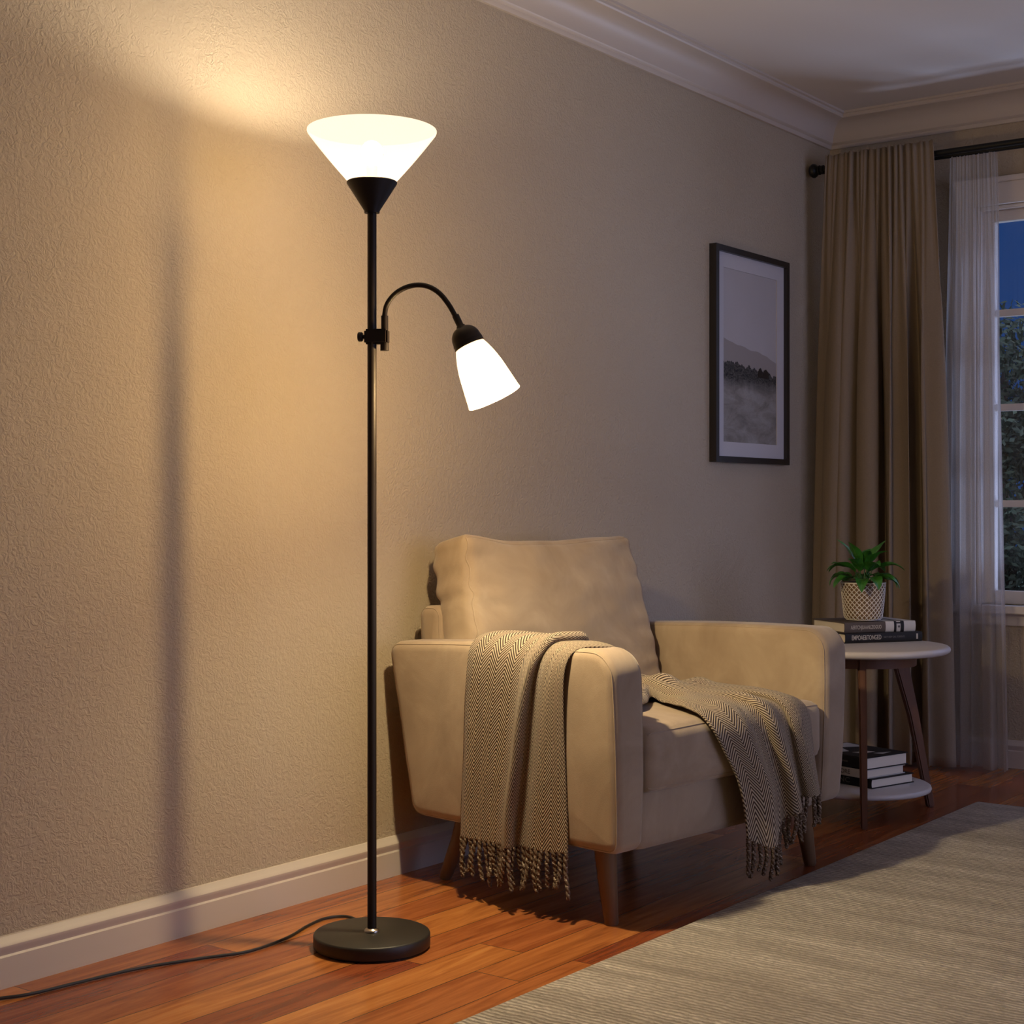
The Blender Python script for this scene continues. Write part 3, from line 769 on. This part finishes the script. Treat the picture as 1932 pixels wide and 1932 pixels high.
# smooth wrinkles on the seat portion
for i in range(RN):
    s = i/(RN-1)
    k = exp(-((s-.56)/.10)**2)
    for j in range(NC):
        rows[i, j, 2] += k*(.030*(.42-abs(mnoise.noise(Vector((rows[i, j, 0]*6+rows[i, j, 1]*4, rows[i, j, 1]*9-rows[i, j, 0]*3, 2)))))+.008*mnoise.noise(Vector((rows[i, j, 0]*21, rows[i, j, 1]*17, 5))))
ridges = [((-.27, .24), (-.05, .27), .018, .016), ((-.05, .27), (.16, .20), .014, .016), ((-.24, .35), (.02, .37), .016, .015), ((.02, .37), (.20, .27), .012, .015), ((-.16, .20), (-.06, .24), .012, .012)]
valleys = [((-.24, .285), (-.02, .315), .010, .012), ((0, .31), (.14, .26), .008, .012)]
for i in range(RN):
    s = i/(RN-1)
    if not .42 < s < .80: continue
    fade = min(1, (s-.42)/.05)*min(1, (.80-s)/.08)
    for j in range(NC):
        x, y, z = rows[i, j]
        if z > .56: continue
        for lst, sg in ((ridges, 1), (valleys, -1)):
            for (p, q, h_, w_) in lst:
                dx, dy = q[0]-p[0], q[1]-p[1]; L2 = dx*dx+dy*dy
                t = max(0, min(1, ((x-p[0])*dx+(y-p[1])*dy)/L2)); wv = .010*sin(t*7+p[0]*30)
                d2 = (x-p[0]-t*dx)**2+(y-p[1]-t*dy+wv)**2
                rows[i, j, 2] += sg*fade*h_*exp(-d2/(w_*w_))
du = np.linalg.norm(np.diff(secs, axis=1), axis=2).mean(axis=0); U = np.concatenate([[0], np.cumsum(du)])
dv = np.linalg.norm(np.diff(rows, axis=0), axis=2).mean(axis=1); Vv = np.concatenate([[0], np.cumsum(dv)])
V = [tuple(rows[i, j]) for i in range(RN) for j in range(NC)]
F = [(i*NC+j, i*NC+j+1, (i+1)*NC+j+1, (i+1)*NC+j) for i in range(RN-1) for j in range(NC-1)]
uv = [(U[j], Vv[i]) for i in range(RN) for j in range(NC)]
thr = mk('throw_blanket', V, F, M['herring'], None, True, uvs=uv)
thr.location = (*CO, 0); thr.rotation_euler = (0, 0, CR)
md = thr.modifiers.new('sub', 'SUBSURF'); md.levels = 1; md.render_levels = 1
md = thr.modifiers.new('s', 'SOLIDIFY'); md.thickness = .005; md.offset = 0
tag(thr, 'brown and cream herringbone throw with fringe draped over the armchair arm and seat', 'throw blanket')
tm = []
for vr in range(3):
    rn = random.Random(vr); m = MB(); n_ = 28
    for st in (0, pi):
        pts = []; rad = []
        for k in range(n_+1):
            f_ = k/n_; z = -.078*f_; tw = f_*pi*7+st
            pts.append((.0013*cos(tw)+.004*sin(f_*3+vr)*f_, .0013*sin(tw)+.003*sin(f_*4+vr*2)*f_, z)); rad.append(.0025*(1-.2*f_) if k < n_ else .0012)
        m.tube(pts, rad, 6)
    o = m.build('fringe_tassel', M['tassel'], thr, ang=80); tm.append(o)
def hemspots(row, n, pad):
    P_ = rows[row]; L_ = np.concatenate([[0], np.cumsum(np.linalg.norm(np.diff(P_, axis=0), axis=1))])
    out = []
    for k in range(n):
        s = pad+(L_[-1]-2*pad)*k/(n-1); out.append([np.interp(s, L_, P_[:, c_]) for c_ in range(3)])
    return out
first = True; cnt = 0
for row, n in ((0, 24), (RN-1, 24)):
    for q in hemspots(row, n, .004):
        src = tm[cnt % 3]
        o = src if cnt < 3 else src.copy()
        if cnt >= 3: COL.objects.link(o); o.parent = thr
        if 'label' in o: del o['label']
        sc_ = random.uniform(.82, 1.12)*(1.0 if row == 0 else 1.02)
        o.location = (q[0], q[1], q[2]+.003); o.rotation_euler = (random.uniform(-.08, .08), random.uniform(-.10, .10), random.uniform(0, 6))
        o.scale = (1.75, 1.75, sc_*(1.30 if row == 0 else 1.02)); cnt += 1

# ------------------------------------------------------------------ side table
TC = (4.520, 2.040)
tb = tag(empty('side_table', (*TC, 0)), 'round pale-topped side table with three walnut legs and a low shelf', 'side table')
m = MB(); m.lathe([(.001, .507), (.262, .507), (.272, .509), (.279, .514), (.281, .520), (.279, .526), (.274, .530), (.266, .531), (.001, .531)], 96)
m.build('tabletop', M['tabletop'], tb, ang=60, merge=True)
m = MB(); m.lathe([(.155, .470), (.178, .470), (.178, .507), (.155, .507)], 64, closed=True); m.build('apron', M['tleg'], tb, ang=50)
m = MB(); m.lathe([(.001, .078), (.216, .078), (.222, .081), (.224, .087), (.222, .093), (.217, .096), (.001, .096)], 80); m.build('shelf', M['tabletop'], tb, ang=60, merge=True)
for (ax_, ay_) in ((4.296, 1.920), (4.751, 1.896), (4.530, 2.305)):
    d = Vector((ax_-TC[0], ay_-TC[1], 0)); L_ = d.length; d.normalize(); tn = Vector((-d.y, d.x, 0))
    V = []
    for z, rr, wd, th_ in ((.507, .150, .062, .024), (.455, .160, .050, .024), (.30, .205, .036, .023), (.0, L_, .025, .020)):
        for sr, stt in ((-1, -1), (1, -1), (1, 1), (-1, 1)):
            V.append(tuple(d*(rr+sr*wd/2)+tn*(stt*th_/2)+Vector((0, 0, z))))
    F = [(0, 1, 2, 3), (15, 14, 13, 12)]
    for k in range(3):
        for i in range(4): F.append((k*4+i, (k+1)*4+i, (k+1)*4+(i+1) % 4, k*4+(i+1) % 4))
    o = mk('leg', V, F, M['tleg'], tb); bm = bmesh.new(); bm.from_mesh(o.data)
    bmesh.ops.bevel(bm, geom=[e for e in bm.edges if e.calc_face_angle(0) > .8], offset=.004, segments=2, affect='EDGES'); bm.to_mesh(o.data); bm.free()
    for p in o.data.polygons: p.use_smooth = True
    autosm(o, 30)

# ------------------------------------------------------------------ books
def book(x, y, z, rot, L_, D, T_, cov, label, group, spine_round=.004):
    r = tag(empty('book', (x, y, z), rot), label, 'book', group)
    bt = .0028
    m = MB(); m.box((0, 0, 0), (L_, D, bt)); m.box((0, 0, T_-bt), (L_, D, T_))
    # rounded spine
    V = []; n_ = 8; k0 = len(m.v)
    for k in range(n_+1):
        a = -pi/2+pi*k/n_
        for xx in (0, L_):
            m.v.append((xx, -spine_round*cos(a), T_/2+T_/2*sin(a)))
    for k in range(n_+1):
        a = -pi/2+pi*k/n_
        for xx in (0, L_):
            m.v.append((xx, -spine_round*cos(a)+bt, T_/2+T_/2*sin(a)*(1-bt/T_)))
    q = k0; w_ = 2*(n_+1)
    for k in range(n_):
        m.f.append((q+2*k, q+2*k+1, q+2*k+3, q+2*k+2)); m.f.append((q+w_+2*k, q+w_+2*k+2, q+w_+2*k+3, q+w_+2*k+1))
        for s_ in (0, 1): m.f.append((q+2*k+s_, q+2*k+2+s_, q+w_+2*k+2+s_, q+w_+2*k+s_) if s_ == 0 else (q+2*k+1, q+w_+2*k+1, q+w_+2*k+3, q+2*k+3))
    m.build('cover', M[cov], r, smooth=True, ang=30)
    m = MB(); m.box((.004, .0005, bt), (L_-.004, D-.005, T_-bt)); m.build('pages', M['page'], r, smooth=False)
    return r
ra = radians(-33.2); g1 = 'books stacked on the side table top'
b1 = book(4.509, 2.080, .5312, ra, .285, .205, .031, 'bk_black', 'black book under the grey-brown book on the side table top', g1)
SR = (pi/2, 0, 0)
text('title', 'EMPOAE&TONGED', .021, M['ink'], b1, (.022, -.0044, .0165), SR, .108)
text('subtitle', 'NAT HEEP GAL-TORENTS', .008, M['inkd'], b1, (.140, -.0044, .0165), SR, .078)
m = MB(); m.box((.262, -.0045, .008), (.268, -.0040, .025)); m.build('emblem', M['ink'], b1, smooth=False)
b2 = book(4.523, 2.089, .5625, ra-radians(.5), .262, .195, .0335, 'bk_grey', 'grey-brown and white book under the plant pot, top of its stack', g1)
text('title', 'AERTCNJUAANLZOGUO', .017, M['ink'], b2, (.022, -.0044, .0168), SR, .112)
# white band on the spine end and cover with black round marks
m = MB()
V = []; 
def band(x0, x1, off, mat, name, zz=(0, .0335)):
    m = MB(); n_ = 10; T_ = .0335
    for k in range(n_+1):
        a = -pi/2+pi*k/n_
        for xx in (x0, x1): m.v.append((xx, -.004*cos(a)-off, T_/2+(T_/2+off)*sin(a)))
    for k in range(n_): m.f.append((2*k, 2*k+1, 2*k+3, 2*k+2))
    n0 = len(m.v); m.v += [(x0, 0, T_+off), (x1, 0, T_+off), (x1, .19, T_+off), (x0, .19, T_+off)]; m.f.append((n0, n0+1, n0+2, n0+3))
    return m.build(name, mat, b2, smooth=True, ang=40)
band(.150, .2615, .0003, M['bk_white'], 'cover_band')
for x0, x1 in ((.181, .190), (.205, .218)): band(x0, x1, .0006, M['bk_black'], 'cover_stripe')
mt = Matrix.Translation((.1985, -.0052, .0170)) @ Matrix.Rotation(pi/2, 4, 'X')
m = MB(); m.lathe([(.0001, .0004), (.0040, .0004), (.0040, 0)], 20, mt); m.build('emblem', M['inkd'], b2)
m = MB(); m.box((.188, -.0050, .0265), (.208, -.0044, .0310)); m.build('cover_mark', M['bk_black'], b2, smooth=False)

# lower shelf: spine runs away to the left, page edges face the room
rb = radians(-106.3); g2 = 'books stacked on the low shelf'
def corner(px, py, off, L_, rot):   # near spine corner -> book origin at the far end of the spine
    dx, dy = cos(rot), sin(rot)
    return px-dx*L_+off[0], py-dy*L_+off[1]
x_, y_ = corner(4.434, 1.956, (0, 0), .25, rb)
b3 = book(x_, y_, .0962, rb, .25, .200, .0300, 'bk_black', 'black book at the bottom of the low shelf stack', g2)
text('title', 'UUDI INC', .022, M['inkg'], b3, (.030, -.0044, .0155), SR, .135)
x_, y_ = corner(4.425, 1.972, (0, 0), .235, rb)
b4 = book(x_, y_, .1264, rb, .235, .185, .0270, 'bk_white', 'white book in the middle of the low shelf stack', g2)
text('title', 'CAYSTORE', .019, M['inkd'], b4, (.075, -.0044, .0140), SR, .10)
x_, y_ = corner(4.424, 1.970, (0, 0), .250, rb)
b5 = book(x_, y_, .1536, rb, .25, .198, .0380, 'bk_black', 'thick dark book with a grey and white cover, top of the low shelf stack', g2)
text('title', 'Y Sonsequence', .010, M['inkg'], b5, (.095, -.0044, .0200), SR, .085)
m = MB(); 
for poly in ([(.008, .02), (.12, .01), (.13, .06), (.06, .10), (.10, .18), (.008, .19)], [(.15, .05), (.19, .06), (.185, .12), (.16, .11)], [(.20, .09), (.23, .10), (.215, .16)]):
    n0 = len(m.v); m.v += [(x_, y_, .0384) for x_, y_ in poly]; m.f.append(tuple(range(n0, n0+len(poly))))
m.build('cover_picture', M['bk_white'], b5, smooth=False)

# ------------------------------------------------------------------ potted plant
PX, PY, PZ = 4.653, 2.083, .5966
pl = tag(empty('potted_plant', (PX, PY, PZ)), 'leafy green plant in a white lattice pot on the stacked books', 'potted plant')
PR = lambda z: .0580+.0125*min(1, (z/.118))**.8-(.010*(1-z/.014)**2 if z < .014 else 0)
prof = [(.001, 0), (.044, 0)]+[(PR(z)-.0015, z) for z in np.linspace(.001, .122, 24)]+[(.0685, .1235), (.0660, .1230), (.0655, .112), (.001, .112)]
m = MB(); m.lathe(prof, 72); pot = m.build('pot', M['potgap'], pl, ang=60, merge=True)
m = MB(); NL = 26
for dr in (-1, 1):
    for k in range(NL):
        pts = []
        for s in np.linspace(0, 1, 22):
            z = .003+.117*s; a = PI2*k/NL+dr*s*PI2*7.2/NL
            r_ = PR(z)+.0004; pts.append((r_*cos(a), r_*sin(a), z))
        m.tube(pts, .00155, 5)
for z, rr in ((.1215, .0024), (.0035, .0022)):
    m.tube([((PR(z)+.0002)*cos(a), (PR(z)+.0002)*sin(a), z) for a in np.linspace(0, PI2, 60)], rr, 6)
m.build('lattice', M['pot'], pot, ang=80)['label'] = 'white diamond lattice relief'
m = MB(); m.disc((0, 0, .1125), .0650, 32); m.build('soil', M['soil'], pl, smooth=False)
LV = []; LF = []; LU = []; stems = MB(); rn = random.Random(12)
def leaf(az, base_r, z0, el, Ln, wd, droop, roll=0):
    d = Vector((cos(az), sin(az), 0)); sd = Vector((-sin(az), cos(az), 0))
    p = d*base_r+Vector((0, 0, z0)); n0 = len(LV); NS, NW = 12, 6
    ang = el; pts = []; st = Ln/NS
    root = Vector((d.x*.012, d.y*.012, .112)); c1 = root.lerp(p, .5)+Vector((0, 0, .008))
    stems.tube([tuple(root), tuple(c1), tuple(p)], [.0016, .0014, .0011], 5)
    for i in range(NS+1):
        s = i/NS; wloc = wd*(sin(pi*min(1, s**.75*1.0))**.9)*(1-.12*s)+.0004
        dirv = d*cos(ang)+Vector((0, 0, sin(ang))); nv = -d*sin(ang)+Vector((0, 0, cos(ang)))
        for j in range(NW+1):
            q = -1+2*j/NW
            cup = abs(q)*.38*wloc+.10*wloc*sin(s*11+q*2)
            V_ = p+sd*(q*wloc*.92)+nv*cup+sd*roll*s*.01
            LV.append(tuple(V_)); LU.append((j/NW, s))
        p = p+dirv*st; ang -= droop/NS*(.5+s)
    for i in range(NS):
        for j in range(NW): a = n0+i*(NW+1)+j; LF.append((a, a+1, a+NW+2, a+NW+1))
spec = []
for k in range(11): spec.append((PI2*k/11+rn.uniform(-.25, .25), .040, .137+rn.uniform(-.006, .006), rn.uniform(.05, .40), rn.uniform(.082, .100), rn.uniform(.022, .027), rn.uniform(1.2, 2.0)))
for k in range(10): spec.append((PI2*(k+.5)/10+rn.uniform(-.25, .25), .030, .158+rn.uniform(-.006, .006), rn.uniform(.40, .70), rn.uniform(.090, .112), rn.uniform(.022, .027), rn.uniform(.9, 1.7)))
for k in range(5): spec.append((PI2*k/5+rn.uniform(-.4, .4)+.4, .016, .172+rn.uniform(-.006, .008), rn.uniform(.75, 1.05), rn.uniform(.085, .115), rn.uniform(.020, .025), rn.uniform(.2, .8)))
spec += [(2.2, .008, .172, 1.35, .072, .022, .3), (-2.3, .008, .170, 1.2, .075, .026, .9)]
for sp in spec: leaf(*sp)
fo = mk('foliage', LV, LF, M['leaf'], pl, True, uvs=LU)
stems.build('stems', M['stem'], pl, ang=80)

# ------------------------------------------------------------------ garden beyond the window
gd = MB(); gd.box((5.9, -12, -.35), (30, 22, -.15)); o = gd.build('lawn', M['lawn'], smooth=False); o['kind'] = 'structure'
def tree(x, y, h, rad, seed, label, src=None):
    r = tag(empty('garden_tree', (x, y, -.15)), label, 'tree', 'trees beyond the window')
    rn = random.Random(seed)
    m = MB(); m.tube([(0, 0, 0), (.05, .02, h*.25), (0, .05, h*.55), (.03, 0, h*.85)], [.11, .09, .06, .02], 10)
    for k in range(7):
        a = rn.uniform(0, 6.28); z = h*rn.uniform(.2, .6); m.tube([(0, 0, z), (cos(a)*rad*.4, sin(a)*rad*.4, z+.25), (cos(a)*rad*.75, sin(a)*rad*.75, z+.6)], [.04, .03, .01], 6)
    m.build('trunk', M['bark'], r)
    V = []; F = []
    clumps = [(rn.gauss(0, .45)*rad, rn.gauss(0, .45)*rad, h*rn.uniform(.12, .92), rn.uniform(.25, .42)*rad) for _ in range(34)]
    for cx, cy, cz, cr in clumps:
        for _ in range(480):
            v = Vector((rn.gauss(0, 1), rn.gauss(0, 1), rn.gauss(0, 1))); v = v.normalized()*cr*rn.uniform(.55, 1.05)
            c_ = Vector((cx, cy, min(cz+v.z*.8, h))); c_.x += v.x; c_.y += v.y
            a = Vector((rn.gauss(0, 1), rn.gauss(0, 1), rn.gauss(0, 1))).normalized(); b = a.orthogonal().normalized(); L_ = rn.uniform(.028, .05)
            n0 = len(V); V += [tuple(c_-a*L_), tuple(c_+b*L_*.45), tuple(c_+a*L_), tuple(c_-b*L_*.45)]; F.append((n0, n0+1, n0+2, n0+3))
    mk('crown', V, F, M['tleaf'], r, False)
tree(11.2, 3.9, 2.60, 1.05, 3, 'dark leafy garden tree seen through the window pane')

# ------------------------------------------------------------------ world: clear dusk, afterglow behind the camera
w = bpy.data.worlds.new('dusk'); S.world = w; w.use_nodes = True; nt = w.node_tree; nt.nodes.clear()
out = nt.nodes.new('ShaderNodeOutputWorld'); bg = nt.nodes.new('ShaderNodeBackground'); tc = nt.nodes.new('ShaderNodeTexCoord')
dot = nt.nodes.new('ShaderNodeVectorMath'); dot.operation = 'DOT_PRODUCT'; dot.inputs[1].default_value = (-.45, -.89, 0)
rp = nt.nodes.new('ShaderNodeValToRGB'); mr = nt.nodes.new('ShaderNodeMapRange'); mr.inputs['From Min'].default_value = -1; mr.inputs['From Max'].default_value = 1
cr = rp.color_ramp; cr.elements[0].position = 0; cr.elements[0].color = (.006, .032, .13, 1)
cr.elements[1].position = 1; cr.elements[1].color = (1.9, 2.1, 3.5, 1)
e = cr.elements.new(.33); e.color = (.010, .045, .17, 1); e = cr.elements.new(.6); e.color = (1.0, 1.25, 2.2, 1)
for a, b in ((tc.outputs['Generated'], dot.inputs[0]), (dot.outputs['Value'], mr.inputs[0]), (mr.outputs[0], rp.inputs[0]), (rp.outputs[0], bg.inputs[0]), (bg.outputs[0], out.inputs[0])): nt.links.new(a, b)
bg.inputs[1].default_value = 1.0

ld = bpy.data.lights.new('added_ceiling_light', 'AREA'); ld.energy = 42; ld.color = (.50, .63, 1.0); ld.shape = 'DISK'; ld.size = .6  # added cool light outside, no real fixture; brightens the ceiling through the window
lo = bpy.data.objects.new('added_ceiling_light', ld); COL.objects.link(lo); lo.location = (6.95, .95, .12)
lo.rotation_euler = (Vector((4.2, 1.1, 2.5))-Vector(lo.location)).to_track_quat('-Z', 'Y').to_euler()

# ------------------------------------------------------------------ camera
cam = bpy.data.cameras.new('camera'); co = bpy.data.objects.new('camera', cam); COL.objects.link(co)
cam.sensor_width = 36; cam.sensor_fit = 'HORIZONTAL'; cam.lens = 2900/1932*36; cam.clip_start = .05; cam.clip_end = 200
co.location = (0, 0, .96)
th = atan2(2184, 2900)
co.rotation_euler = (pi/2, 0, th-pi/2)
cam.shift_y = -8/1932
S.camera = co
S.view_settings.view_transform = 'Standard'; S.view_settings.look = 'None'; S.view_settings.gamma = 1; S.view_settings.exposure = 0.0
S.view_settings.use_curve_mapping = False
S.cycles.use_denoising = True
S.cycles.max_bounces = 8; S.cycles.diffuse_bounces = 5; S.cycles.transparent_max_bounces = 12
S.cycles.sample_clamp_indirect = 4; S.cycles.caustics_reflective = False; S.cycles.caustics_refractive = False
